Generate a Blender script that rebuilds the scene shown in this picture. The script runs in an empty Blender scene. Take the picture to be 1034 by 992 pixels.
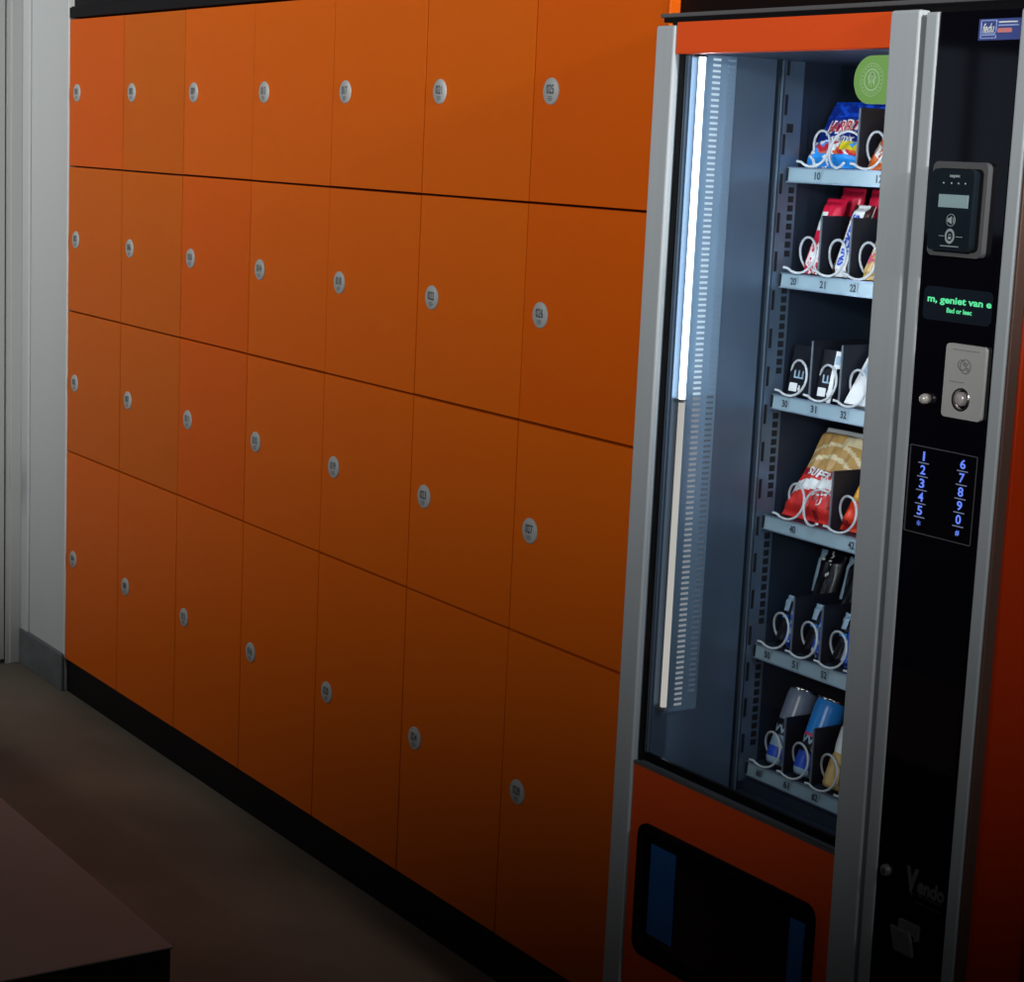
import bpy, bmesh, math, random
from mathutils import Matrix, Vector, Euler
random.seed(7)
R = math.radians
sc = bpy.context.scene
col = sc.collection

# ------------------------------------------------------------------ materials
def lin(c):
    c /= 255.0
    return c / 12.92 if c <= .04045 else ((c + .055) / 1.055) ** 2.4
def rgb(r, g, b): return (lin(r), lin(g), lin(b))
_M = {}
def mat(name, c, rough=.5, metal=0., spec=.5, bump=None, vary=None, coat=0., emit=None, es=1.0):
    m = bpy.data.materials.new(name); m.use_nodes = True
    nt = m.node_tree; b = nt.nodes['Principled BSDF']
    b.inputs['Base Color'].default_value = (*c, 1)
    b.inputs['Roughness'].default_value = rough
    b.inputs['Metallic'].default_value = metal
    b.inputs['Specular IOR Level'].default_value = spec
    b.inputs['Coat Weight'].default_value = coat
    if emit:
        b.inputs['Emission Color'].default_value = (*emit, 1)
        b.inputs['Emission Strength'].default_value = es
    if vary or bump:
        tc = nt.nodes.new('ShaderNodeTexCoord')
        mp = nt.nodes.new('ShaderNodeMapping'); nt.links.new(tc.outputs['Object'], mp.inputs[0])
    if vary:
        sc_, amt, stretch = vary
        mp.inputs['Scale'].default_value = stretch
        n = nt.nodes.new('ShaderNodeTexNoise'); n.inputs['Scale'].default_value = sc_; n.inputs['Detail'].default_value = 6
        nt.links.new(mp.outputs[0], n.inputs['Vector'])
        rp = nt.nodes.new('ShaderNodeValToRGB')
        rp.color_ramp.elements[0].position = .3; rp.color_ramp.elements[1].position = .72
        rp.color_ramp.elements[0].color = (*[x * (1 - amt) for x in c], 1)
        rp.color_ramp.elements[1].color = (*[min(1, x * (1 + amt)) for x in c], 1)
        nt.links.new(n.outputs['Fac'], rp.inputs[0]); nt.links.new(rp.outputs[0], b.inputs['Base Color'])
    if bump:
        n2 = nt.nodes.new('ShaderNodeTexNoise'); n2.inputs['Scale'].default_value = bump[0]; n2.inputs['Detail'].default_value = 4
        nt.links.new(tc.outputs['Object'], n2.inputs['Vector'])
        bp = nt.nodes.new('ShaderNodeBump'); bp.inputs['Strength'].default_value = bump[1]; bp.inputs['Distance'].default_value = .002
        nt.links.new(n2.outputs['Fac'], bp.inputs['Height']); nt.links.new(bp.outputs[0], b.inputs['Normal'])
    _M[name] = m
    return m
def emat(name, c, s):
    return mat(name, (0.02, 0.02, 0.02), .5, emit=c, es=s)

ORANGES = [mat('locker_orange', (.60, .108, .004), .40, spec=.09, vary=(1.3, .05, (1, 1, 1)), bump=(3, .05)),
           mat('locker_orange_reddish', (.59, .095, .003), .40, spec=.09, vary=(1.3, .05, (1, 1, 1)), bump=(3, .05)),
           mat('locker_orange_ochre', (.53, .106, .0035), .40, spec=.09, vary=(1.3, .06, (1, 1, 1)), bump=(3, .05))]  # reddish and ochre copies paint reflection differences between doors into the colour
M_body = mat('locker_inside', rgb(95, 22, 12), .6)
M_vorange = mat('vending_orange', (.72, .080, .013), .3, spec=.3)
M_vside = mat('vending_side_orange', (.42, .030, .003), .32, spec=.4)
M_grey = mat('grey_aluminium', (.37, .41, .44), .5, metal=.0, spec=.2, vary=(9, .03, (12, 12, .4)))
M_edge = mat('edge_shaded_brown', rgb(84, 60, 52), .5)  # metal edge in shade, its brown reflection put into the colour
M_black = mat('black_plastic', (.0045, .004, .005), .5, spec=.15)
M_blackboard = mat('black_laminate', (.007, .007, .009), .6, spec=.1)
M_brownblack = mat('brown_black_laminate', (.006, .0028, .0025), .6, spec=.08)
M_gloss = mat('black_gloss', (.003, .003, .006), .05, spec=.5)
M_plate = mat('number_plate_silver', (.35, .37, .37), .42, spec=.4)
M_ink = mat('number_ink', (.012, .016, .03), .6)
M_inkgrey = mat('number_ink_grey', (.14, .16, .17), .6)
M_wall = mat('white_paint', (.46, .49, .50), .75, spec=.2, bump=(40, .12))
M_casing = mat('casing_paint', (.38, .40, .40), .6, spec=.25)
M_bead = mat('corner_bead', (.66, .68, .68), .5)
M_base = mat('grey_baseboard', (.10, .115, .125), .5, vary=(9, .25, (1, 1, 2)))
M_floor = mat('floor_concrete', (.158, .138, .110), .6, spec=.12, vary=(1.6, .28, (1, 1.6, 1)), bump=(12, .08))
M_bench = mat('bench_laminate', (.46, .47, .45), .55, spec=.12)
M_bench2 = mat('bench_edge', (.07, .06, .05), .6)
M_steelin = mat('interior_steel', (.115, .165, .235), .32, metal=.45, spec=.5, vary=(5, .10, (3, 3, .5)))
M_steeldk = mat('interior_dark', (.016, .024, .040), .45, metal=.0, spec=.3)
M_rail = mat('rail_steel', (.20, .26, .34), .35, metal=.6)
M_slot = mat('slot_black', (.002, .003, .006), .8)
M_lip = mat('price_strip', (.24, .33, .38), .28, spec=.5)
M_div = mat('divider_dark', (.010, .011, .017), .45, spec=.3)
M_divedge = mat('divider_edge', (.10, .12, .15), .5)
M_coil = mat('coil_wire', (.46, .48, .50), .3, spec=.6)
M_led1 = emat('led_upper', (.80, .92, 1.0), 6.0)
M_led2 = emat('led_lower', (1.0, .93, .84), .50)  # lower tube and chips dimmed: darkening toward the bottom put into emission
M_chip1 = emat('led_chip_upper', (.72, .88, 1.0), .80)
M_chip2 = emat('led_chip_lower', (.78, .82, .88), .30)
M_chip3 = emat('led_chip_dim', (.45, .68, 1.0), .30)
M_chip4 = emat('led_chip_dimmer', (.5, .65, .9), .12)
M_green = emat('display_green', (.12, .95, .40), .85)
M_blue = emat('key_blue', (.13, .24, 1.0), 1.0)
M_bluebar = emat('key_bar', (.30, .36, .62), .40)
M_disp = mat('display_window', (.012, .018, .028), .12)
M_steelp = mat('coin_plate_steel', (.42, .43, .42), .4, metal=0)
M_chrome = mat('chrome', (.75, .72, .72), .18, metal=1)
M_knob = mat('bright_knob', (.52, .49, .48), .25, metal=.2)
M_silver = mat('worn_silver', (.16, .16, .17), .45, metal=.3)
M_bezel = mat('reader_bezel', (.085, .088, .095), .5)
M_reader = mat('reader_face', (.008, .014, .020), .2)
M_lcd = mat('reader_lcd', (.22, .32, .34), .3, emit=(.35, .5, .52), es=.12)
M_symbol = mat('reader_print', (.32, .37, .40), .5)
M_stick = mat('sticker_blue', (.055, .085, .29), .4)
M_white = mat('print_white', (.75, .78, .80), .5)
M_pink = mat('print_salmon', (.62, .22, .22), .5)
M_sticklight = mat('print_pale_blue', (.30, .40, .75), .5)
M_greenst = mat('sticker_green', (.22, .46, .12), .5)
M_greenlt = mat('sticker_pale_green', (.42, .66, .36), .5)
M_bluefilm = mat('blue_film', (.008, .11, .36), .4, emit=(.0, .05, .25), es=.0)
M_vendo = mat('maker_grey', (.09, .095, .10), .5)

# glass: clear pane with mirror-like reflection at the surface
M_glass = bpy.data.materials.new('door_glass'); M_glass.use_nodes = True
_n = M_glass.node_tree; _n.nodes.clear()
_o = _n.nodes.new('ShaderNodeOutputMaterial'); _mx = _n.nodes.new('ShaderNodeMixShader')
_t = _n.nodes.new('ShaderNodeBsdfTransparent'); _t.inputs[0].default_value = (.96, .98, .99, 1)
_g = _n.nodes.new('ShaderNodeBsdfGlossy'); _g.inputs['Roughness'].default_value = .02
_f = _n.nodes.new('ShaderNodeFresnel'); _f.inputs[0].default_value = 1.45
_gm = _n.nodes.new('ShaderNodeNewGeometry'); _m1 = _n.nodes.new('ShaderNodeMath'); _m1.operation = 'SUBTRACT'; _m1.inputs[0].default_value = 1.0
_n.links.new(_gm.outputs['Backfacing'], _m1.inputs[1])
_m2 = _n.nodes.new('ShaderNodeMath'); _m2.operation = 'MULTIPLY'; _n.links.new(_f.outputs[0], _m2.inputs[0]); _n.links.new(_m1.outputs[0], _m2.inputs[1])
_n.links.new(_m2.outputs[0], _mx.inputs[0]); _n.links.new(_t.outputs[0], _mx.inputs[1]); _n.links.new(_g.outputs[0], _mx.inputs[2])
_n.links.new(_mx.outputs[0], _o.inputs[0])

# ------------------------------------------------------------------ mesh helpers
def box(bm, lo, hi, bev=0., mi=0, seg=2):
    r = bmesh.ops.create_cube(bm, size=1.0)
    vs = r['verts']
    c = [(a + b) / 2 for a, b in zip(lo, hi)]; s = [abs(b - a) for a, b in zip(lo, hi)]
    for v in vs: v.co = Vector((v.co.x * s[0] + c[0], v.co.y * s[1] + c[1], v.co.z * s[2] + c[2]))
    fs = set(f for v in vs for f in v.link_faces)
    for f in fs: f.material_index = mi
    if bev > 0:
        es = list(set(e for v in vs for e in v.link_edges))
        r = bmesh.ops.bevel(bm, geom=es, offset=bev, segments=seg, profile=.5, affect='EDGES', clamp_overlap=True, material=mi)
def tube(bm, pts, rad, n=8, mi=0, closed=False):
    pts = [Vector(p) for p in pts]; rings = []
    for i, p in enumerate(pts):
        a = pts[max(i - 1, 0)]; b = pts[min(i + 1, len(pts) - 1)]
        t = (b - a).normalized()
        up = Vector((0, 1, 0)) if abs(t.y) < .9 else Vector((1, 0, 0))
        x = t.cross(up).normalized(); y = t.cross(x).normalized()
        rr = rad[i] if isinstance(rad, (list, tuple)) else rad
        rings.append([bm.verts.new(p + x * math.cos(2 * math.pi * k / n) * rr + y * math.sin(2 * math.pi * k / n) * rr) for k in range(n)])
    for a, b in zip(rings[:-1], rings[1:]):
        for k in range(n):
            f = bm.faces.new((a[k], a[(k + 1) % n], b[(k + 1) % n], b[k])); f.material_index = mi; f.smooth = True
    for rg in (rings[0][::-1], rings[-1]):
        f = bm.faces.new(rg); f.material_index = mi
def lathe(bm, prof, n=32, mi=0, axis='z', c=(0, 0, 0)):
    """prof: list of (radius, height[, material])"""
    c = Vector(c); rings = []
    def pt(r, h, a):
        x, y = r * math.cos(a), r * math.sin(a)
        return c + (Vector((x, y, h)) if axis == 'z' else Vector((x, -h, y)))
    for q in prof:
        rings.append([bm.verts.new(pt(max(q[0], 1e-5), q[1], 2 * math.pi * k / n)) for k in range(n)])
    for i, (a, b) in enumerate(zip(rings[:-1], rings[1:])):
        m = prof[i + 1][2] if len(prof[i + 1]) > 2 else mi
        for k in range(n):
            f = bm.faces.new((a[k], a[(k + 1) % n], b[(k + 1) % n], b[k])); f.material_index = m; f.smooth = True
def poly_prism(bm, pts, y0, y1, mi=0):
    """outline in (x, z), extruded from y0 (front) to y1 (back)"""
    a = [bm.verts.new((x, y0, z)) for x, z in pts]; b = [bm.verts.new((x, y1, z)) for x, z in pts]
    n = len(pts)
    for f in (a, b[::-1]): bm.faces.new(f).material_index = mi
    for k in range(n): bm.faces.new((a[k], b[k], b[(k + 1) % n], a[(k + 1) % n])).material_index = mi
def rrect(x0, x1, z0, z1, r, n=6):
    out = []
    for cx, cz, a0 in ((x1 - r, z1 - r, 0), (x0 + r, z1 - r, 90), (x0 + r, z0 + r, 180), (x1 - r, z0 + r, 270)):
        for k in range(n + 1):
            a = R(a0 + 90 * k / n); out.append((cx + r * math.cos(a), cz + r * math.sin(a)))
    return out
def ring_prism(bm, outer, inner, y0, y1, mi=0):
    n = len(outer)
    L = [[bm.verts.new((x, y, z)) for x, z in pl] for pl in (outer, inner) for y in (y0, y1)]
    of, ob, inf, inb = L
    for k in range(n):
        j = (k + 1) % n
        for q in ((of[k], of[j], inf[j], inf[k]), (ob[j], ob[k], inb[k], inb[j]), (of[j], of[k], ob[k], ob[j]), (inf[k], inf[j], inb[j], inb[k])):
            bm.faces.new(q).material_index = mi
def plate_hole(bm, x0, x1, z0, z1, hole, y0, y1, mi=0):
    """rectangular plate with a rounded hole (hole = rrect outline, corners in order)"""
    n = len(hole) // 4
    outer = []
    for i, (cx, cz) in enumerate(((x1, z1), (x0, z1), (x0, z0), (x1, z0))):
        outer += [(cx, cz)] * n
    of = [bm.verts.new((x, y0, z)) for x, z in ((x1, z1), (x0, z1), (x0, z0), (x1, z0))]
    ob = [bm.verts.new((x, y1, z)) for x, z in ((x1, z1), (x0, z1), (x0, z0), (x1, z0))]
    hf = [bm.verts.new((x, y0, z)) for x, z in hole]; hb = [bm.verts.new((x, y1, z)) for x, z in hole]
    N = len(hole)
    for O, H in ((of, hf), (ob, hb)):
        for k in range(N):
            j = (k + 1) % N; c = k // n; c2 = (j // n)
            if c == c2: bm.faces.new((O[c], H[k], H[j])).material_index = mi
            else: bm.faces.new((O[c], H[k], H[j], O[c2])).material_index = mi
    for k in range(N):
        j = (k + 1) % N; bm.faces.new((hf[k], hf[j], hb[j], hb[k])).material_index = mi
    for k in range(4):
        j = (k + 1) % 4; bm.faces.new((of[j], of[k], ob[k], ob[j])).material_index = mi
_txt = {}
def text_verts(s, bold=.0):
    key = (s, bold)
    if key not in _txt:
        cu = bpy.data.curves.new('lettering_source', 'FONT'); cu.body = s; cu.size = 1.0; cu.offset = bold
        cu.align_x = 'CENTER'; cu.align_y = 'CENTER'; cu.resolution_u = 3; cu.extrude = 0
        o = bpy.data.objects.new('lettering_source', cu); col.objects.link(o)
        dg = bpy.context.evaluated_depsgraph_get(); dg.update()
        me = bpy.data.meshes.new_from_object(o.evaluated_get(dg))
        V = [v.co.copy() for v in me.vertices]; F = [tuple(p.vertices) for p in me.polygons]
        bpy.data.objects.remove(o); bpy.data.curves.remove(cu); bpy.data.meshes.remove(me)
        x0 = min(v.x for v in V); x1 = max(v.x for v in V); y0 = min(v.y for v in V); y1 = max(v.y for v in V)
        V = [((v.x - (x0 + x1) / 2), (v.y - (y0 + y1) / 2)) for v in V]
        _txt[key] = (V, F, x1 - x0, y1 - y0)
    return _txt[key]
def text(bm, s, cx, cz, y, h=None, w=None, rot=0., bold=.0, mi=0, surf=None, slant=0., dy=.0006):
    """flat lettering facing -y; h = cap height of the whole box, w = width (either may be None)"""
    V, F, tw, th = text_verts(s, bold)
    sy = (h / th) if h else w / tw
    sx = (w / tw) if w else sy
    ca, sa = math.cos(rot), math.sin(rot); vs = []
    for x, z in V:
        a, b = x * sx + z * sy * slant, z * sy
        X, Z = cx + a * ca - b * sa, cz + a * sa + b * ca
        vs.append(bm.verts.new((X, (surf(X, Z) - dy) if surf else y, Z)))
    for f in F:
        try:
            q = bm.faces.new([vs[i] for i in f]); q.material_index = mi
        except ValueError: pass
def build(name, bm, mats, parent=None, off=(0, 0, 0), smooth=False, recalc=True):
    if recalc: bmesh.ops.recalc_face_normals(bm, faces=bm.faces)
    if smooth:
        for f in bm.faces: f.smooth = True
    off = Vector(off)
    if off.length: bmesh.ops.translate(bm, verts=bm.verts, vec=-off)
    me = bpy.data.meshes.new(name); bm.to_mesh(me); bm.free()
    for m in (mats if isinstance(mats, (list, tuple)) else [mats]): me.materials.append(m)
    o = bpy.data.objects.new(name, me); col.objects.link(o)
    if parent: o.parent = parent
    return o
def B(): return bmesh.new()
def thing(name, label, cat, loc=(0, 0, 0), rot=(0, 0, 0), group=None):
    o = bpy.data.objects.new(name, None); col.objects.link(o); o.empty_display_size = .05
    o.location = loc; o.rotation_euler = rot; tag(o, label, cat, group); return o
def tag(o, label, cat, group=None):
    o['label'] = label; o['category'] = cat
    if group: o['group'] = group
    return o
def struct(name, bm, m):
    o = build(name, bm, m); o['kind'] = 'structure'; return o

# ------------------------------------------------------------------ camera (fitted)
yaw, pit, rol = R(-55.9153604), R(-9.67507654), R(2.67931562)
fwd = Vector((math.cos(pit) * math.sin(yaw), math.cos(pit) * math.cos(yaw), math.sin(pit)))
rt = Vector((math.cos(yaw), -math.sin(yaw), 0)); up = rt.cross(fwd)
r2 = rt * math.cos(rol) + up * math.sin(rol); u2 = -rt * math.sin(rol) + up * math.cos(rol)
cam = bpy.data.cameras.new('camera'); cam.sensor_width = 36; cam.sensor_fit = 'HORIZONTAL'; cam.lens = 36 * 1971.124 / 1034
cam.clip_start = .02
co = bpy.data.objects.new('camera', cam); col.objects.link(co)
mw = Matrix((r2, u2, -fwd)).transposed().to_4x4(); mw.translation = Vector((5.19298649, -1.99770362, 1.56684208)); co.matrix_world = mw
sc.camera = co

# ------------------------------------------------------------------ setting
b = B(); box(b, (-.60, -5.0, -.1), (6.4, .62, 0)); struct('floor', b, M_floor)
b = B(); box(b, (-.357, 0, .0), (-.004, .12, 2.7)); box(b, (-.357, -.007, .105), (-.293, 0, 2.7), .003); box(b, (-.006, -.003, .10), (0, .12, 2.7), mi=1)
struct('wall_back', b, [M_wall, M_bead])
b = B(); box(b, (-.357, -.012, 0), (-.001, 0, .108), .003); struct('baseboard_back', b, M_base)
b = B(); box(b, (-.50, -.006, .0), (-.357, .12, 2.7)); box(b, (-.50, -5.0, 2.12), (-.357, -.006, 2.7)); box(b, (-.50, -3.75, 0), (-.357, -1.02, 2.12)); box(b, (-.50, -5.0, 0), (-.357, -4.45, 2.12)); box(b, (-.50, -4.45, 0), (-.357, -3.75, 1.30))
struct('wall_left', b, M_wall)
b = B(); box(b, (-.46, -.042, .0), (-.346, -.006, 2.12), .004); box(b, (-.46, -.0515, 0), (-.350, -.042, 2.12)); box(b, (-.46, -1.02, .0), (-.346, -.965, 2.12), .004); box(b, (-.46, -.965, 2.05), (-.346, -.042, 2.12), .004)
struct('trim_1', b, M_casing)
b = B(); box(b, (-.43, -.962, .012), (-.358, -.0540, 2.047), .003); dr = struct('door_1', b, M_casing)
b = B()
for y in (-4.45, -4.10, -3.80): box(b, (-.42, y, 1.30), (-.37, y + .05, 2.12), .003)
for z in (1.30, 2.07): box(b, (-.42, -4.40, z), (-.371, -3.80, z + .05), .003)
wf = struct('added_window_1', b, M_casing)  # unseen window added for its reflection in the black panel
b = B(); box(b, (-.402, -4.40, 1.35), (-.396, -4.10, 2.07)); box(b, (-.402, -4.05, 1.35), (-.396, -3.80, 2.07))
build('added_window_pane', b, emat('added_window_glow', (.42, .55, .68), .42), wf)
b = B(); tube(b, [(-.362, -.88, 1.03), (-.31, -.88, 1.03), (-.305, -.86, 1.03), (-.305, -.77, 1.03)], .010, 12)
build('door_handle', b, M_chrome, dr, recalc=True)
# black bulkheads over the lockers and over the machine, dark back of the niche
b = B(); box(b, (0.0, .012, 1.916), (2.632, .12, 2.7)); struct('trim_2', b, M_blackboard)
b = B(); box(b, (2.633, .020, 1.80), (4.6, .12, 2.7)); box(b, (2.633, .012, 1.86), (4.6, .020, 1.872), .002); struct('trim_3', b, M_brownblack)
b = B(); box(b, (-.0, .56, 0), (4.6, .62, 2.7)); struct('wall_niche', b, M_blackboard)
b = B(); box(b, (3.60, .020, 0), (4.6, .12, 1.80)); struct('wall_right', b, M_brownblack)

# ------------------------------------------------------------------ lockers
W = .375; ZR = [(1.489, 1.883), (1.093, 1.489), (.699, 1.093), (.095, .699)]
ordc = ['first', 'second', 'third', 'fourth', 'fifth', 'sixth', 'seventh']
rown = ['top row', 'second row down', 'third row down', 'tall bottom row']
REFLECT_TINT = {(0, 0): 1, (1, 0): 2, (0, 1): 2, (1, 1): 2, (1, 2): 2, (0, 2): 2, (2, 2): 1, (2, 1): 1, (6, 0): 1, (6, 1): 1, }  # doors that carry a painted reflection tint
for k in range(7):
    for r in range(4):
        z0, z1 = ZR[r]; x0, x1 = k * W, (k + 1) * W
        num = '%03d' % (k * 4 + r + 1)
        zz = {'top row': 'orange locker', 'tall bottom row': 'tall orange locker'}.get(rown[r], 'orange locker')
        t = thing('locker', '%s numbered %s on a round plate, %s in the %s' % (zz, num, ordc[k], rown[r]), 'locker',
                  (x0 + W / 2, 0, z0), group='numbered orange lockers in the locker wall')
        off = (x0 + W / 2, 0, z0)
        b = B(); box(b, (x0 + .001, .0195, z0 + .0005), (x1 - .001, .50, z1 - .0005)); build('body', b, M_body, t, off)
        g = .0017 if k in (4, 5, 6) else .0011
        gl = .0017 if k in (5, 6) else .0011
        dz = random.uniform(-.0004, .0004); dyv = random.uniform(0, .0006)
        b = B(); box(b, (x0 + gl, dyv, z0 + .0022 + dz), (x1 - g, .019, z1 - .0022 + dz), .0011, seg=2)
        d = build('door', b, ORANGES[REFLECT_TINT.get((k, r), 0)], t, off)
        cz = (z0 + z1) / 2; cx = x0 + .0555
        b = B(); lathe(b, [(0, .0025), (.0222, .0025), (.0238, .0012), (.0238, -.0008)], 40, axis='y', c=(cx, 0, cz))
        pl = build('number_plate', b, M_plate, d, off)
        b = B(); text(b, num, cx, cz + .0035, -.0029, h=.0165, w=.023, bold=.012)
        for q, wq in ((-.0095, .013), (-.0125, .016), (-.0155, .011)):
            box(b, (cx - wq / 2, -.0029, cz + q - .0009), (cx + wq / 2, -.0026, cz + q + .0009), mi=1)
        build('number_print', b, [M_ink, M_inkgrey], d, off, recalc=False)
b = B(); box(b, (0.0, .006, 0), (2.625, .48, .0935), .001); tag(build('plinth', b, M_black), 'black plinth running along the floor under the orange lockers', 'plinth')
b = B(); box(b, (0.0, -.002, 1.8855), (2.625, .50, 1.913), .002); box(b, (0.0, .004, 1.913), (2.625, .02, 1.9155))
tag(build('cap_strip', b, M_blackboard), 'black cap strip along the top edge of the orange lockers', 'trim strip')
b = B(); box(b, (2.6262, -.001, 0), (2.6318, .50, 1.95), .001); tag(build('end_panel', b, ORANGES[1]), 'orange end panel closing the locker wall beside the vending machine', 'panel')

# ------------------------------------------------------------------ bench
b = B(); box(b, (.35, -1.40, .447), (2.790, -.910, .45), .002, mi=0)
t = thing('bench', 'low grey bench with a smooth top standing before the lockers', 'bench', (1.57, -1.16, 0))
off = (1.57, -1.16, 0)
build('bench_top', b, M_bench, t, off)
b = B(); box(b, (.355, -1.395, .0), (2.785, -.912, .4468), .002); build('base', b, M_bench2, t, off)

# ------------------------------------------------------------------ vending machine
V0 = (3.11, .25, 0)
vm = thing('vending_machine', 'glass-fronted orange and grey snack vending machine beside the lockers', 'vending machine', V0)
def part(name, bm, m, parent=vm, **k): return build(name, bm, m, parent, V0, **k)
YF = -.10                       # front plane
XL, XR = 2.727, 3.495
ZT = 1.781
# cabinet shell: sides, back, floor, roof
b = B()
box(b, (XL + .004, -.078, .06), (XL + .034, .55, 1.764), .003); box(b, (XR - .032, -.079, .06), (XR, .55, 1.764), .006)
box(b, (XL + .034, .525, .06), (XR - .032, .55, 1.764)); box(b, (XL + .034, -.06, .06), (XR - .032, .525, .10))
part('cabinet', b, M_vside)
b = B(); box(b, (XL + .012, -.078, 1.765), (XR - .004, .54, 1.7885), .002); box(b, (XL - .030, -.070, 1.794), (XR - .004, .54, 1.8005), .0015, mi=1); box(b, (XL - .022, -.068, 1.787), (XR - .01, .50, 1.7945))
part('roof_rail', b, [M_black, M_bezel])
for sx in (XL + .05, XR - .09):
    for sy in (-.02, .46):
        b = B(); lathe(b, [(0, 0), (.022, 0), (.022, .02), (.012, .025), (.012, .062)], 20, c=(sx, sy, 0)); part('foot', b, M_black)
# door frame, grey extrusions
def leaning(b, k):
    for v in b.verts: v.co.x += k * (1.78 - v.co.z)
def ext(x0, x1, z0, z1, name='frame_post', y0=YF, y1=-.081, m=M_grey, bev=.004, lean=0.):
    b = B(); box(b, (x0, y0, z0), (x1, y1, z1), bev, seg=3); leaning(b, lean); return part(name, b, m)
ext(XL, 2.774, .075, 1.779)
ext(3.239, 3.2942, .075, 1.784, y0=YF - .002, lean=.0125)
ext(3.3022, 3.326, .075, 1.780, lean=.0112)
ext(3.4655, 3.489, .075, 1.780, lean=.0045)
b = B(); box(b, (3.4895, YF + .001, .075), (3.494, -.0805, 1.780), .001); leaning(b, .0045); part('door_edge', b, M_edge)
b = B(); box(b, (3.2945, YF + .014, .075), (3.3019, -.081, 1.779)); leaning(b, .0118); part('door_gap', b, M_black)
b = B(); box(b, (2.7745, YF + .003, 1.7355), (3.2385, -.081, 1.7835), .002); part('header_panel', b, M_vorange)
# lower orange panel with the delivery opening
hole = rrect(2.803, 3.221, .293, .513, .022)
b = B(); plate_hole(b, 2.7755, 3.2660, .075, .603, hole, YF + .004, -.083); lp = part('lower_panel', b, M_vorange)
b = B(); box(b, (2.7745, YF + .006, .075), (2.7755, -.083, .603)); box(b, (2.80, -.045, .28), (3.225, -.041, .53)); part('panel_backing', b, M_black)
inn = rrect(2.8145, 3.2095, .3045, .5015, .016)
b = B(); ring_prism(b, rrect(2.801, 3.223, .291, .515, .023), inn, YF - .001, -.083); part('delivery_surround', b, M_black)
b = B(); poly_prism(b, rrect(2.815, 3.209, .305, .501, .0155), -.089, -.082); fl = part('delivery_flap', b, M_gloss)
b = B(); box(b, (2.826, -.0912, .328), (2.890, -.0888, .481), .0008); part('blue_strip', b, M_bluefilm, fl)
b = B(); box(b, (3.163, -.0912, .328), (3.195, -.0888, .477), .0008); part('blue_strip', b, M_bluefilm, fl)
# glass and its trims
b = B(); box(b, (2.7755, -.0935, .618), (3.2560, -.0895, 1.735)); part('glass_pane', b, M_glass)
b = B()
box(b, (2.7755, -.089, .604), (2.787, -.0835, 1.735)); box(b, (2.789, -.087, .625), (2.7905, -.0835, 1.735), mi=1); box(b, (2.793, -.086, .625), (2.7945, -.083, 1.735), mi=1)
box(b, (2.787, -.089, .604), (3.2600, -.0825, .626))
box(b, (2.7755, -.097, .6035), (3.2600, -.0895, .609), mi=2); box(b, (2.795, -.0955, .6115), (3.2600, -.0938, .6145), mi=1)
part('glass_gasket', b, [M_black, M_rail, M_bezel])
# interior liner
b = B(); box(b, (2.762, -.083, .50), (2.7995, .088, 1.748)); part('liner_wall', b, M_steelin)
b = B()
box(b, (2.762, .1005, .50), (2.7985, .106, 1.745)); box(b, (2.797, .1005, .50), (2.8015, .103, 1.745), mi=2)
box(b, (2.762, .106, .50), (2.7975, .525, 1.748), mi=1)
box(b, (2.796, .108, .55), (2.7985, .148, 1.742), mi=0)
z = .60
while z < 1.72:
    box(b, (2.798, .1110, z), (2.7992, .1165, z + .032), mi=3); z += .062
for z0, z1 in ((1.43, 1.54), (1.24, 1.385), (1.035, 1.17), (.82, .985), (.61, .765)):
    z = z0
    while z < z1:
        box(b, (2.7978, .131, z), (2.7993, .142, z + .0098), mi=3); z += .0145
box(b, (2.7978, .118, 1.627), (2.7992, .131, 1.641), mi=3)
part('slotted_rail', b, [M_steelin, M_steeldk, M_rail, M_slot])
b = B(); box(b, (2.7995, .515, .50), (3.272, .525, 1.748)); part('liner_back', b, M_steeldk)
b = B(); box(b, (3.258, -.080, .50), (3.272, .515, 1.748)); part('liner_wall', b, M_steeldk)
b = B(); box(b, (2.7995, -.080, 1.739), (3.258, .515, 1.748)); part('liner_roof', b, M_steeldk)
b = B(); box(b, (2.7995, -.080, .520), (3.258, .515, .530)); box(b, (2.80, .128, .53), (3.258, .134, .560)); box(b, (2.8, -.0815, .53), (3.258, -.060, .575), .004)
part('liner_floor', b, M_steeldk)
b = B(); box(b, (2.80, -.05, .531), (3.24, .115, .536)); box(b, (2.80, .118, .531), (3.24, .124, .553), mi=0); part('chute_ledge', b, M_steeldk)
# light tubes and their chip rows on the left liner wall
def halftube(b, y, z0, z1, r):
    tube(b, [(2.811, y, z0), (2.811, y, z1)], r, 16)
b = B(); halftube(b, -.072, 1.205, 1.733, .0052); part('light_tube', b, M_led1)
b = B(); halftube(b, -.0715, .705, 1.2015, .0052); part('light_tube', b, M_led2)
for zc in (.702, 1.2033, 1.7345):
    b = B(); box(b, (2.7995, -.0785, zc - .0028), (2.8165, -.0655, zc + .0028), .001); part('tube_clip', b, M_bezel)
b = B(); box(b, (2.7992, -.062, .69), (2.8000, .006, 1.737)); part('painted_halo_strip', b, mat('halo_paint_pale', (.15, .22, .30), .3))  # pale strip added to paint the tubes' halo onto the wall
def chips(y, w, z0, z1, m):
    b = B(); z = z0
    while z < z1:
        box(b, (2.7990, y - w / 2, z), (2.8010, y + w / 2, z + .0036)); z += .0088
    return part('light_strip', b, m)
chips(-.034, .015, 1.21, 1.733, M_chip1); chips(-.0335, .015, .70, 1.205, M_chip2)
chips(-.004, .014, 1.21, 1.733, M_chip3); chips(-.006, .013, .72, 1.205, M_chip4)

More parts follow.
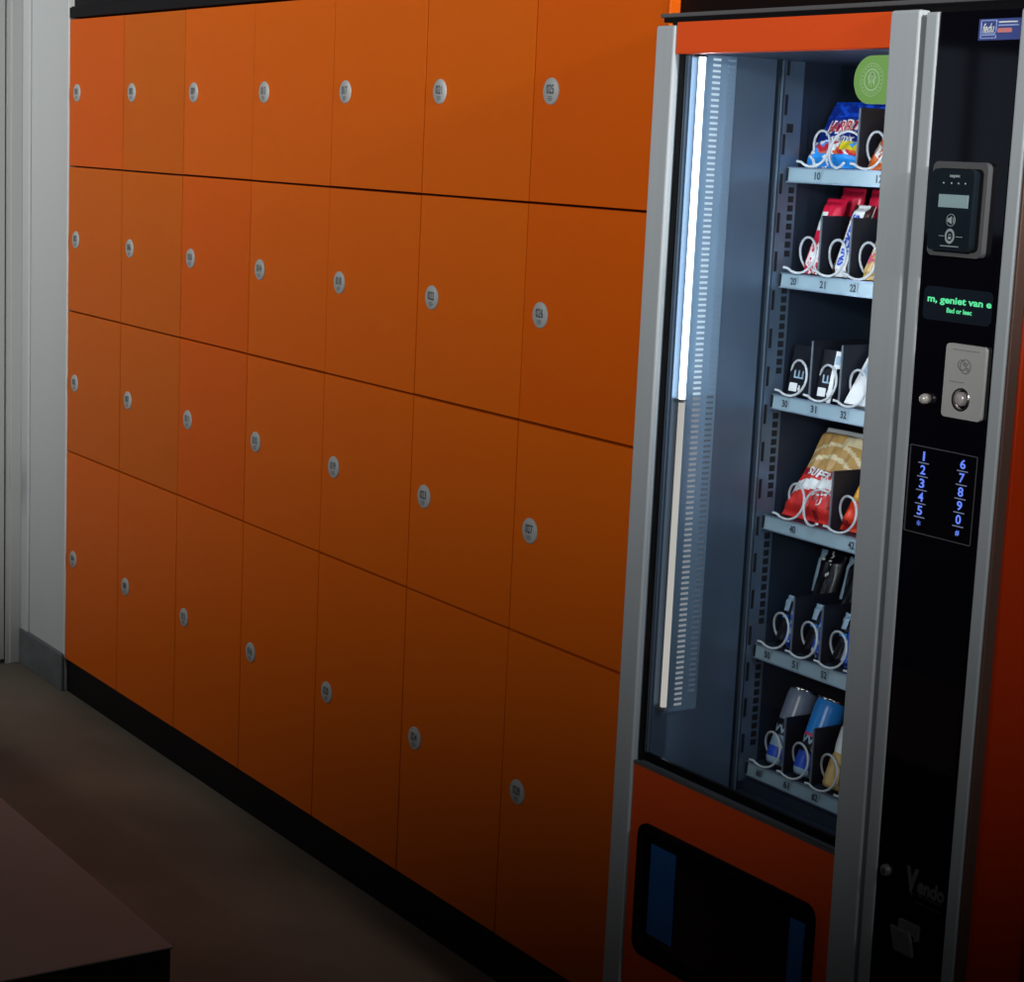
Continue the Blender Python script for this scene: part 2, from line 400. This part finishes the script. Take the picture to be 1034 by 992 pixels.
# trays with dividers, spirals and price strips
PITCH = .0685; XC = [2.811 + PITCH * i for i in range(7)]
TR = [1.570, 1.402, 1.2045, 1.0045, .7855, .5815]
def coil_mesh(r=.0285, turns=9, pitch=.040, wire=.0021, hand=1, start=-130):
    b = B(); pts = []
    n = int(turns * 22)
    for i in range(n + 1):
        a = R(start) + hand * 2 * math.pi * i / 22.0
        pts.append((r * math.cos(a), pitch * i / 22.0, r * math.sin(a)))
    # short free tail in front
    a = R(start); t0 = Vector(pts[0]); d = Vector((-hand * -math.sin(a), -.0, -hand * math.cos(a)))
    tube(b, [t0 + Vector((-.006 * hand, -.004, .001))] + pts, wire, 7)
    me = bpy.data.meshes.new('coil'); bmesh.ops.recalc_face_normals(b, faces=b.faces); b.to_mesh(me); b.free(); me.materials.append(M_coil); return me
COIL = coil_mesh(); COILM = coil_mesh(hand=-1, start=-50)
wide = {0: [(0, 2), (2, 4), (4, 6)], 3: [(0, 2), (2, 4), (4, 6)]}
for ti, zt in enumerate(TR):
    zd = zt + .002
    b = B(); box(b, (2.803, .128, zd - .006), (3.256, .50, zd), .001); box(b, (2.803, .128, zd - .018), (3.256, .135, zd - .006))
    tray = part('tray', b, M_steeldk)
    b = B()
    poly = [(.1255, zt + .003), (.128, zt + .003), (.128, zt - .021), (.1225, zt - .021)]
    a = [b.verts.new((2.801, y, z)) for y, z in poly]; c = [b.verts.new((3.257, y, z)) for y, z in poly]
    b.faces.new(a); b.faces.new(c[::-1])
    for q in range(4): b.faces.new((a[q], c[q], c[(q + 1) % 4], a[(q + 1) % 4]))
    box(b, (2.801, .1213, zt - .0215), (3.257, .1245, zt - .0195), mi=1); box(b, (2.801, .1236, zt + .0015), (3.257, .1265, zt + .0035), mi=1)
    box(b, (2.8012, .1216, zt - .019), (2.8045, .1235, zt + .001), mi=2)
    part('price_strip', b, [M_lip, M_rail, M_slot], tray)
    chans = wide.get(ti, [(i, i + 1) for i in range(6)])
    for (i, j) in chans:
        xc = (XC[i] + XC[j]) / 2
        n = '%d%d' % (ti + 1, i)
        b = B(); xt = xc - (.010 if j - i == 1 else .005)
        box(b, (xt - .0085, .1223, zt - .0165), (xt + .0085, .1233, zt - .0015), mi=1)
        text(b, n, xt, zt - .009, .1218, h=.0120, w=.0135, bold=.03); part('slot_number', b, [M_ink, M_lip], tray, recalc=False)
        if i > 0:
            b = B(); box(b, (XC[i] - .0012, .134, zd), (XC[i] + .0012, .50, zd + .096), .0004); box(b, (XC[i] - .0014, .132, zd), (XC[i] + .0014, .134, zd + .095), mi=1)
            part('divider', b, [M_div, M_divedge], tray)
        if j - i == 1: cl = [(xc - .001, COIL)]
        else: cl = [(XC[i] + (.048 if i == 0 else .032), COIL), (XC[j] - .030, COILM)]
        for cx, me in cl:
            o = bpy.data.objects.new('coil', me); col.objects.link(o); o.parent = tray
            o.location = Vector((cx, .116, zd + .0315)) - Vector(V0)

# control panel
b = B(); box(b, (3.3265, YF + .002, .075), (3.4665, -.082, 1.7795), .0015); cp = part('control_panel', b, M_gloss)
# sticker, top right
b = B(); box(b, (3.3965, -.0988, 1.7415), (3.4660, -.0975, 1.7680)); st = part('maker_sticker', b, M_stick)
b = B()
ring_prism(b, rrect(3.400, 3.4265, 1.7435, 1.7665, .0008, 1), rrect(3.4012, 3.4253, 1.7447, 1.7653, .0005, 1), -.0994, -.0988, 2)
text(b, 'fedu', 3.4135, 1.7565, -.0994, h=.012, w=.019, bold=.02, slant=.2)
for zq, x0, x1, m in ((1.7635, 3.4300, 3.4610, 0), (1.7595, 3.4290, 3.4630, 2), (1.7505, 3.403, 3.4265, 2), (1.7480, 3.402, 3.4265, 2)):
    box(b, (x0, -.0994, zq - .0009), (x1, -.0989, zq + .0009), mi=m)
poly_prism(b, rrect(3.4285, 3.4520, 1.7505, 1.7560, .002), -.0994, -.0989, 1)
part('sticker_print', b, [M_white, M_pink, M_sticklight], st)
# card reader
b = B()
poly_prism(b, rrect(3.3450, 3.4405, 1.4670, 1.5885, .009), -.107, -.098); rd = part('card_reader', b, M_bezel)
b = B(); poly_prism(b, rrect(3.3535, 3.4345, 1.4740, 1.5800, .008), -.1085, -.1068); part('reader_recess', b, M_black, rd)
b = B(); poly_prism(b, rrect(3.3560, 3.4290, 1.4745, 1.5790, .008), -.119, -.1083); part('reader_body', b, M_reader, rd)
b = B(); box(b, (3.3715, -.1198, 1.5300), (3.4225, -.1188, 1.5465)); part('reader_screen', b, M_lcd, rd)
b = B()
text(b, 'nayax', 3.3965, 1.5695, -.1194, h=.0042, w=.0185, bold=.05)
for q in (3.377, 3.391, 3.403, 3.415): lathe(b, [(0, .1194), (.0012, .1194), (.0012, .119)], 10, axis='y', c=(q, 0, 1.561))
# contactless symbol in a ring, and a ringed padlock-like mark with side lines
def ringm(cx, cz, r0, r1, y=-.1194, mi=0, n=24, a0=0, a1=360, sz=1.0):
    pr = None
    for k in range(n + 1):
        a = R(a0 + (a1 - a0) * k / n)
        q = [b.verts.new((cx + r * math.cos(a), y, cz + r * math.sin(a) * sz)) for r in (r0, r1)]
        if pr: b.faces.new((pr[0], pr[1], q[1], q[0])).material_index = mi
        pr = q
ringm(3.3955, 1.5140, .0072, .0080)
box(b, (3.3895, -.1196, 1.5115), (3.3925, -.1190, 1.5165)); poly_prism(b, [(3.3925, 1.5115), (3.3965, 1.5090), (3.3965, 1.5190), (3.3925, 1.5165)], -.1196, -.119)
ringm(3.3965, 1.5140, .0025, .0038, a0=-60, a1=60); ringm(3.3965, 1.5140, .0050, .0062, a0=-50, a1=50)
ringm(3.3955, 1.4935, .0055, .0085, sz=1.15); box(b, (3.3932, -.1196, 1.4895), (3.3978, -.1190, 1.4930)); ringm(3.3955, 1.4940, .0013, .0024, a0=0, a1=180)
box(b, (3.3765, -.1194, 1.4928), (3.3850, -.1190, 1.4936)); box(b, (3.4060, -.1194, 1.4928), (3.4170, -.1190, 1.4936)); box(b, (3.3800, -.1194, 1.4800), (3.4120, -.1190, 1.4812))
part('reader_print', b, M_symbol, rd, recalc=False)
# text display
b = B(); poly_prism(b, rrect(3.3400, 3.4600, 1.3820, 1.4260, .008), -.1000, -.0975); dp = part('text_display', b, M_disp)
b = B(); text(b, 'm, geniet van e', 3.4035, 1.4085, -.1004, h=.0115, w=.112, bold=.03); text(b, 'Bad or leec', 3.4050, 1.3970, -.1004, h=.0065, w=.044, bold=.03)
part('display_text', b, M_green, dp, recalc=False)
# coin plate and push knob
b = B(); ring_prism(b, rrect(3.3915, 3.4605, 1.2590, 1.3555, .006, 8), rrect(3.4110, 3.4370, 1.2705, 1.2975, .0128, 8), -.104, -.098); cpn = part('coin_plate', b, M_steelp)
b = B(); lathe(b, [(.0130, .1046), (.0152, .1052), (.0158, .1038)], 32, axis='y', c=(3.4240, 0, 1.2840)); lathe(b, [(.0128, .104), (.0128, .0975), (0, .0972)], 32, axis='y', c=(3.4240, 0, 1.2840))
for ff in b.faces: ff.smooth = True
part('coin_cup', b, M_chrome, cpn)
b = B(); lathe(b, [(0, .1052), (.006, .1048), (.0088, .1030), (.0095, .0975)], 28, axis='y', c=(3.4210, 0, 1.2845)); part('coin_flap', b, M_knob, cpn)
b = B()
ringm(3.428, 1.3275, .0085, .0096, y=-.1046); ringm(3.4215, 1.3290, .0060, .0070, y=-.1046, a0=60, a1=300)
box(b, (3.404, -.1046, 1.3480), (3.450, -.1040, 1.3487)); box(b, (3.402, -.1046, 1.3060), (3.428, -.1040, 1.3067)); text(b, '%', 3.4290, 1.3275, -.1046, h=.012)
part('coin_emblem', b, M_inkgrey, cpn, recalc=False)
b = B(); lathe(b, [(0, .110), (.005, .1095), (.0072, .106), (.0072, .098)], 8, axis='y', c=(3.3600, 0, 1.2770)); part('push_knob', b, M_knob)
# keypad
b = B(); ring_prism(b, rrect(3.3365, 3.4575, 1.0950, 1.2135, .002, 2), rrect(3.3378, 3.4562, 1.0963, 1.2122, .0015, 2), -.0990, -.0975); kp = part('keypad', b, M_bezel)
ks = [['1', '2', '3', '4', '5', '*'], ['6', '7', '8', '9', '0', '#']]
for ci, xk in enumerate((3.3625, 3.4325)):
    for ri, ch in enumerate(ks[ci]):
        zk = 1.2000 - .01835 * ri
        b = B(); text(b, ch, xk, zk if ch != '*' else zk + .001, -.0985, h=.0125 if ch not in '*#' else .0075, w=.0095 if ch not in '1*#' else (.0035 if ch == '1' else .007), bold=.0 if ch == '*' else .02)
        if ri < 5: box(b, (xk - .0095, -.0987, zk - .0099), (xk + .0095, -.0981, zk - .0086), mi=1)
        part('key', b, [M_blue, M_bluebar], kp, recalc=False)
# lock, maker lettering, coin return
b = B(); lathe(b, [(.0035, .1045), (.0075, .104), (.0085, .101), (.0085, .098)], 24, axis='y', c=(3.3570, 0, .6180)); lathe(b, [(0, .1015), (.0036, .102)], 12, axis='y', c=(3.3570, 0, .6180)); part('lock', b, M_silver)
b = B(); text(b, 'V', 3.4045, .6200, -.0986, h=.036, w=.024, bold=.07, slant=.05); text(b, 'endo', 3.4410, .6165, -.0986, h=.023, w=.050, bold=.05, slant=.1)
text(b, 'the vending co', 3.4410, .6020, -.0986, h=.005, w=.044); lathe(b, [(0, .0987), (.0022, .0987)], 12, axis='y', c=(3.4065, 0, .6010))
box(b, (3.412, -.0986, .5915), (3.462, -.0982, .5922)); part('maker_lettering', b, M_vendo, recalc=False)
b = B(); poly_prism(b, [(3.3900, .5600), (3.4270, .5600), (3.4270, .5390), (3.4215, .5370), (3.4215, .5440), (3.3900, .5440)], -.103, -.098)
poly_prism(b, [(3.3800, .5480), (3.3890, .5470), (3.4140, .5470), (3.4190, .5380), (3.4240, .5160), (3.3900, .5160), (3.3870, .5250)], -.108, -.103)
part('coin_return', b, M_silver)
# green round-ended sticker on the glass
b = B()
o_ = [(3.2380, 1.6615), (3.2380, 1.7265)] + [(3.2035 + .0325 * math.cos(R(a)), 1.6940 + .0325 * math.sin(R(a))) for a in range(90, 271, 9)]
poly_prism(b, o_, -.0950, -.0937); gs = part('green_sticker', b, M_greenst)
b = B(); c_ = (3.2060, 1.6940)
ringm(c_[0], c_[1], .0215, .0224, y=-.0954, n=36); ringm(c_[0], c_[1], .0130, .0152, y=-.0954, n=36)
for q in range(22):
    a = R(q * 360 / 22); ringm(c_[0] + .0185 * math.cos(a), c_[1] + .0185 * math.sin(a), .0004, .0014, y=-.0954, n=6)
for dx, dz, h in ((0, 0, .017), (-.005, .001, .010), (.005, .001, .010)):
    box(b, (c_[0] + dx - .0006, -.0955, c_[1] - .010 + dz), (c_[0] + dx + .0006, -.0951, c_[1] - .010 + dz + h))
for dx, dz in ((0, .008), (-.0055, .003), (.0055, .003), (-.004, -.002), (.004, -.002), (-.003, .007), (.003, .007)):
    ringm(c_[0] + dx, c_[1] + dz, .0002, .0024, y=-.0953, n=10, sz=1.4)
part('sticker_print', b, M_greenlt, gs, recalc=False)

# ------------------------------------------------------------------ products
def bag(name, label, cat, base, w, h, t, lean, mats, pick, letters=(), group=None, yaw=0., seal=.10, seed=1, nx=36, nz=56, flare=0.):
    root = thing(name, label, cat, base, (-lean, 0, yaw), group)
    rnd = random.Random(seed); ph = [rnd.uniform(0, 6) for _ in range(6)]
    def prof(u, v):
        e = max(0., 1 - abs(u) ** 3.0) ** .6
        s = min(1., max(0., (v - .02) / seal)) * min(1., max(0., (.98 - v) / seal)); s = s * s * (3 - 2 * s)
        wr = .10 * math.sin(9 * u + 7 * v + ph[0]) * (1 - .6 * s) + .06 * math.sin(17 * v - 11 * u + ph[1]) + .05 * math.sin(23 * u + 5 * v + ph[2])
        return (t / 2) * e * max(.05, s * (1 + wr)) + .0006
    def wid(v): return w / 2 * (1 - .07 * math.sin(math.pi * min(1, max(0, v))) + flare * (.5 - v))
    def surf(x, z):
        v = z / h; u = max(-.999, min(.999, x / wid(v))); return -prof(u, v)
    def cell(u, v):
        a = u * 6 + .9 * math.sin(v * 19 + ph[3]) + 3 * v; c = v * 13 + .8 * math.sin(u * 6 + ph[4])
        return random.Random(int(math.floor(a)) * 971 + int(math.floor(c)) * 131 + seed)
    b = B(); G = []
    for side in (-1, 1):
        g = []
        for j in range(nz + 1):
            v = j / nz; row = []
            for i in range(nx + 1):
                u = -1 + 2 * i / nx
                zz = v * h + (.0012 * (i % 2) if j in (0, nz) else 0)
                row.append(b.verts.new((wid(v) * u, side * prof(u, v), zz)))
            g.append(row)
        G.append(g)
    for s, g in enumerate(G):
        for j in range(nz):
            for i in range(nx):
                f = b.faces.new((g[j][i], g[j][i + 1], g[j + 1][i + 1], g[j + 1][i])); f.smooth = True
                f.material_index = pick(-1 + 2 * (i + .5) / nx, (j + .5) / nz, cell(-1 + 2 * (i + .5) / nx, (j + .5) / nz))
    F, K = G
    for j in range(nz):
        for i in (0, nx):
            f = b.faces.new((F[j][i], K[j][i], K[j + 1][i], F[j + 1][i]))
    for j in (0, nz):
        for i in range(nx): b.faces.new((F[j][i], F[j][i + 1], K[j][i + 1], K[j][i]))
    build('wrapper', b, mats, root)
    for (nm, s, cx, cz, hh, ww, rot, m, bold, sl, dy) in letters:
        b = B(); text(b, s, cx, cz, 0, h=hh, w=ww, rot=rot, bold=bold, surf=surf, slant=sl, dy=dy); build(nm, b, m, root, recalc=False)
    return root
def pm(n, r, g, b_, ro=.3): return mat('print_' + n, rgb(r, g, b_), ro, spec=.5)
P_blue = pm('blue', 20, 70, 190); P_dblue = pm('deep_blue', 12, 40, 130); P_sky = pm('sky', 40, 140, 225); P_red = pm('red', 190, 25, 40); P_white = pm('white', 225, 225, 225)
P_yel = pm('yellow', 205, 190, 30); P_cream = pm('cream', 222, 205, 165); P_or = pm('orange', 215, 105, 45); P_oyel = pm('amber', 220, 160, 60); P_crim = pm('crimson', 205, 25, 60)
P_brown = pm('brown', 60, 32, 28); P_pink = pm('pink', 200, 80, 110); P_gold = pm('gold', 200, 165, 105); P_chip = pm('chip', 190, 150, 90); P_navy = pm('navy', 22, 30, 70); P_dkred = pm('dark_red', 140, 20, 28); P_bred = pm('bright_red', 205, 45, 40)
P_grey = pm('can_grey', 120, 130, 150); P_green = pm('pack_green', 120, 165, 130); P_black = pm('pack_black', 14, 14, 20); P_tom = pm('tomato', 225, 60, 30); P_steel = pm('pale_steel', 150, 175, 195); P_royal = pm('royal', 40, 80, 190)

# blue sweets bag (top tray)
def pk(u, v, rn):
    if v > .93: return 1
    if v > .70: return 1 if rn.random() > .5 else 0
    if v > .34: return 0
    if v < .15: return 2 if rn.random() > .15 else 3
    if v > .22 and u > .15: return 4 if rn.random() > .25 else 2
    q = rn.random(); return 5 if q < .38 else (3 if q < .62 else (6 if q < .8 else 2))
z1 = TR[0] + .003
bag('sweets_bag', 'blue sweets bag with red and white lettering on the top tray', 'sweets bag', (2.876, .152, z1), .135, .122, .034, R(30),
    [P_dblue, P_blue, P_sky, P_white, P_yel, P_red, P_or], pk,
    [('lettering_outline', 'HARIBO', -.002, .066, .026, .068, .06, P_white, .07, .12, .0008), ('lettering', 'HARIBO', -.002, .066, .020, .061, .06, P_red, .01, .12, .0016),
     ('small_lettering', 'starmix', .008, .046, .013, .050, .0, P_white, .02, 0, .0010)], seed=3)
def pk(u, v, rn):
    if v > .52: return 1 if rn.random() > .1 else 3
    q = rn.random(); return 2 if q < .25 else 0
bag('snack_bag', 'orange and amber snack bag beside the blue sweets bag', 'snack bag', (3.016, .152, z1), .132, .128, .036, R(30), [P_or, P_oyel, P_white, P_cream], pk, seed=5)
# chocolate bars (second tray)
z2 = TR[1] + .003
def bar_red(u, v, rn):
    if .55 < v < .80 and u < .0: return 1 if rn.random() > .3 else 2
    if v < .40 and abs(u) < .75: return 0 if rn.random() < .42 else 1
    return 0
L_red = [('lettering', 'CRISP', -.001, .034, .016, .05, R(72), P_crim, .04, 0, .0010)]
bag('chocolate_bar', 'red wafer bar with a pale label block on the second tray', 'chocolate bar', (2.848, .150, z2), .046, .128, .020, R(20), [P_crim, P_white, P_green], bar_red, [], seed=8, nx=14)
def bar_sn(u, v, rn):
    if abs(u) > .62: return 1
    if v > .93: return 0
    return 0
bag('chocolate_bar', 'white and brown bar with blue upright lettering on the second tray', 'chocolate bar', (2.915, .150, z2), .046, .120, .020, R(20), [P_white, P_brown], bar_sn,
    [('lettering', 'SNICKERS', .000, .058, .016, .086, R(90), P_royal, .05, .15, .0010)], seed=9, nx=14)
def bar_tw(u, v, rn):
    if v > .66 and rn.random() < .22: return 2
    return 0 if v < .30 else 1
bag('chocolate_bar', 'cream and gold bar with pink letters on the second tray', 'chocolate bar', (2.985, .150, z2), .048, .122, .022, R(24), [P_gold, P_cream, P_pink], bar_tw,
    [('lettering', 'TWIX', .001, .052, .026, .060, R(84), P_pink, .04, .0, .0010)], seed=10, nx=14)
for q, (xx, lb) in enumerate(((2.853, 'behind the red wafer bar'), (2.9195, 'behind the white and brown bar'), (2.991, 'behind the cream and gold bar'))):
    bag('chocolate_bar', 'dark red wrapped bar standing %s' % lb, 'chocolate bar', (xx, .205, z2), .054, .140, .020, R(8), [P_crim, P_dkred], lambda u, v, rn: 0 if v > .3 else 1, seed=20 + q, nx=14)
# cable packs (third tray)
z3 = TR[2] + .003
def cable_pack(x, label, y=.150, plug=True):
    t = thing('cable_pack', label, 'cable pack', (x, y, z3), (R(-8), 0, 0))
    b = B(); box(b, (-.026, -.009, 0), (.026, .009, .082), .0015); build('carton', b, P_black, t)
    b = B(); box(b, (-.021, -.0110, .006), (-.003, -.0088, .020), .001); box(b, (-.001, -.0104, .010), (.004, -.0090, .013)); box(b, (.001, -.0104, .007), (.003, -.0090, .017))
    build('plug_picture', b, P_white, t)
    b = B(); box(b, (-.014, -.0106, .028), (.008, -.0090, .0305))
    for q in (-.013, -.0035, .006): box(b, (q - .001, -.0106, .0305), (q + .001, -.0090, .041))
    build('prong_picture', b, P_steel, t)
cable_pack(2.842, 'dark cable pack showing a white plug, first on the third tray')
cable_pack(2.9095, 'dark cable pack with plug beside the white upright card')
t = thing('hang_card', 'narrow white upright card between the cable packs and white box', 'card', (2.9245, .132, z3), (R(-10), 0, 0))
b = B(); box(b, (-.0045, -.0012, 0), (.0045, .0012, .060), .0005); box(b, (-.002, -.0012, .056), (.014, .0012, .083), .0005); build('card', b, P_white, t)
b = B(); box(b, (.000, -.0016, .062), (.011, -.0011, .076)); build('card_print', b, P_steel, t)
t = thing('white_box', 'white carton leaning back behind a spiral on the third tray', 'carton', (2.984, .142, z3), (R(-32), 0, R(0)))
b = B(); box(b, (-.026, -.010, 0), (.026, .010, .120), .0015); build('carton', b, P_white, t)
b = B(); box(b, (-.018, -.0106, .05), (.018, -.0098, .10)); build('carton_print', b, P_steel, t)
# crisps (fourth tray)
z4 = TR[3] + .003
def pk(u, v, rn):
    if v > .94: return 1
    if v > .50:
        d = abs((v - .72) * 2.2 + .35 * u * u)
        return 3 if .10 < d < .20 or (v > .80 and u > .1) else 2
    if v > .42 and u > -.8: return 4
    if .29 + .08 * u < v < .40 + .05 * u: return 1
    if v < .29 and rn.random() < .10: return 4
    return 0
bag('crisps_bag', 'red and cream crisps bag with white lettering on the fourth tray', 'crisps bag', (2.879, .152, z4), .134, .168, .044, R(33), [P_bred, P_white, P_chip, P_cream, P_dkred], pk,
    [('lettering', 'SUPER', -.005, .076, .015, .058, -.10, P_white, .03, .1, .0012), ('script_lettering', 'Lu', .018, .052, .026, .032, .15, P_white, .0, .3, .0012), ('small_lettering', 'U', .024, .028, .014, .012, .3, P_white, .0, 0, .0012)], seed=12)
def pk(u, v, rn):
    if v > .62: return 1 if rn.random() > .2 else 0
    if .30 < v < .62: return 2
    return 0 if rn.random() > .15 else 3
bag('crisps_bag', 'tomato red and yellow crisps bag beside the red and cream one', 'crisps bag', (3.014, .152, z4), .126, .150, .046, R(28), [P_tom, P_or, P_oyel, P_dkred], pk, seed=13)
# navy packs (fifth tray)
z5 = TR[4] + .003
def pk(u, v, rn):
    if v > .70 and u < -.2: return 1
    if .55 < v < .62 and u < 0: return 3
    if u > .15: return 2 if rn.random() > .35 else 1
    return 0
for q, (xx, yy, hh, lb) in enumerate(((2.846, .152, .085, 'small navy biscuit pack in the first spiral of the fifth tray'), (2.914, .152, .085, 'small navy biscuit pack in the second spiral of the fifth tray'),
                                      (2.983, .152, .085, 'small pale and navy biscuit pack in the third spiral of the fifth tray'))):
    bag('biscuit_pack', lb, 'biscuit pack', (xx, yy, z5), .052, hh, .024, R(16), [P_black, P_steel, P_royal, P_sky], pk, group='navy biscuit packs on the fifth tray', seed=30 + q, nx=14)
def pk(u, v, rn):
    if v > .55 and u < -.45: return 1
    if v < .5 and u < -.3: return 2
    return 0 if rn.random() > .03 else 3
for q, (xx, yy, lb) in enumerate(((2.850, .205, 'tall dark biscuit pack behind the small pack in the first spiral of the fifth tray'), (2.918, .205, 'tall dark biscuit pack behind the small pack in the second spiral of the fifth tray'))):
    bag('biscuit_pack', lb, 'biscuit pack', (xx, yy, z5), .062, .160, .026, R(14), [P_black, P_steel, P_royal, P_white], pk, group='navy biscuit packs on the fifth tray', seed=40 + q, nx=16)
# drinks (sixth tray)
z6 = TR[5] + .003
def can(x, y, label, cols, lean, lettering):
    t = thing('drink_can', label, 'drink can', (x, y, z6), (-lean, 0, R(0)))
    b = B(); lathe(b, [(0, .002), (.019, .002), (.021, 0), (.0235, .004, 0), (.0262, .012, 0)] + [(.0262, hz, m) for hz, m in cols] + [(.0258, .124, cols[-1][1]), (.0240, .131, cols[-1][1])], 40)
    build('can_body', b, [P_steel, M_chrome, P_royal, P_sky, P_black, P_pink, P_dblue, P_grey], t)
    b = B(); lathe(b, [(.0240, .131), (.0250, .1335), (.0246, .136), (.0230, .1355), (.0224, .131), (0, .130)], 40); build('can_lid', b, M_chrome, t)
    b = B()
    def cy(X, Z): return -math.sqrt(max(0, .0263 ** 2 - min(abs(X), .026) ** 2))
    text(b, lettering[0], 0, .060, 0, h=.013, w=.030, bold=.04, surf=cy, rot=lettering[1]); build('can_lettering', b, lettering[2], t, recalc=False)
can(2.846, .155, 'silver and navy drink can leaning in the first spiral of the lowest tray', [(.03, 2), (.050, 0), (.070, 4), (.077, 4), (.080, 7), (.120, 7)], R(21), ('VV', 0, P_steel))
can(2.914, .155, 'bright blue drink can leaning in the second spiral of the lowest tray', [(.04, 2), (.066, 4), (.072, 5), (.076, 3), (.120, 3)], R(21), ('VV', 0, P_steel))
t = thing('drink_bottle', 'slim pinkish drink bottle beside the bright blue can', 'bottle', (2.985, .155, z6), (R(-20), 0, 0))
b = B(); lathe(b, [(0, .001, 0), (.022, 0, 0), (.0245, .006, 0), (.0245, .045, 0), (.0215, .058, 0), (.0235, .070, 1), (.0235, .100, 1), (.016, .120, 2), (.0115, .134, 2), (.0115, .138, 2)], 36); build('bottle_body', b, [P_gold, P_white, P_pink], t)
b = B(); lathe(b, [(.0128, .137), (.0132, .139), (.0132, .152), (.011, .154), (0, .154)], 28); build('bottle_cap', b, P_white, t)

# ------------------------------------------------------------------ light
K = .70 * 4 * math.pi ** 2
def spot(name, pos, aim, half, e, c):
    l = bpy.data.lights.new(name, 'SPOT'); l.energy = e; l.spot_size = 2 * half; l.spot_blend = 1.0; l.color = c; l.shadow_soft_size = .20
    o = bpy.data.objects.new(name, l); col.objects.link(o); o.location = pos
    o.rotation_euler = (Vector(aim) - Vector(pos)).to_track_quat('-Z', 'Y').to_euler(); return o
spot('added_spot_far', (-.2, -4.5, 3.2), (-.313, 0, 2.734), .693, math.exp(3.038) * K, (1.0, .985, .96))  # added unseen spot, its cone shaped to darken everything toward the bottom
spot('added_spot_near', (4.38, -3.26, 2.2), (2.576, 0, 2.823), .689, math.exp(2.721) * K, (1.0, .985, .96))  # second added spot, shaping the same downward darkening on the right
spot('added_spot_side', (5.9, -.22, 2.7), (3.49, .06, 1.50), .30, 95, (1.0, .985, .96))  # added unseen spot that brightens the machine's right side
_l = spot('added_spot_door', (8.0, -.36, 2.9), (-.357, -.06, 1.35), .17, 1150, (1.0, .985, .95)); _l.data.shadow_soft_size = .1  # added unseen spot that brightens the left wall and casing
def area(name, pos, aim, sx, sy, e, c):
    l = bpy.data.lights.new(name, 'AREA'); l.shape = 'RECTANGLE'; l.size = sx; l.size_y = sy; l.energy = e; l.color = c
    o = bpy.data.objects.new(name, l); col.objects.link(o); o.location = pos
    o.rotation_euler = (Vector(aim) - Vector(pos)).to_track_quat('-Z', 'Y').to_euler(); return o
cool = (.78, .89, 1.0)
for nm, zc, hh, e in (('upper', 1.48, .50, 1.5), ('middle', 1.12, .22, .32), ('lower', .80, .40, .11)):
    area('machine_light_right_' + nm, (3.225, -.045, zc), (2.95, .16, zc), .015, hh, e, cool)
    area('machine_light_left_' + nm, (2.815, -.070, zc), (3.02, .14, zc), .012, hh, e * .8, cool)
w = bpy.data.worlds.new('room_ambient'); sc.world = w; w.use_nodes = True
w.node_tree.nodes['Background'].inputs[0].default_value = (.9, .95, 1, 1); w.node_tree.nodes['Background'].inputs[1].default_value = .008

sc.view_settings.view_transform = 'Standard'; sc.view_settings.look = 'None'; sc.view_settings.gamma = 1; sc.view_settings.use_curve_mapping = False
sc.view_settings.exposure = 0
sc.cycles.use_denoising = True
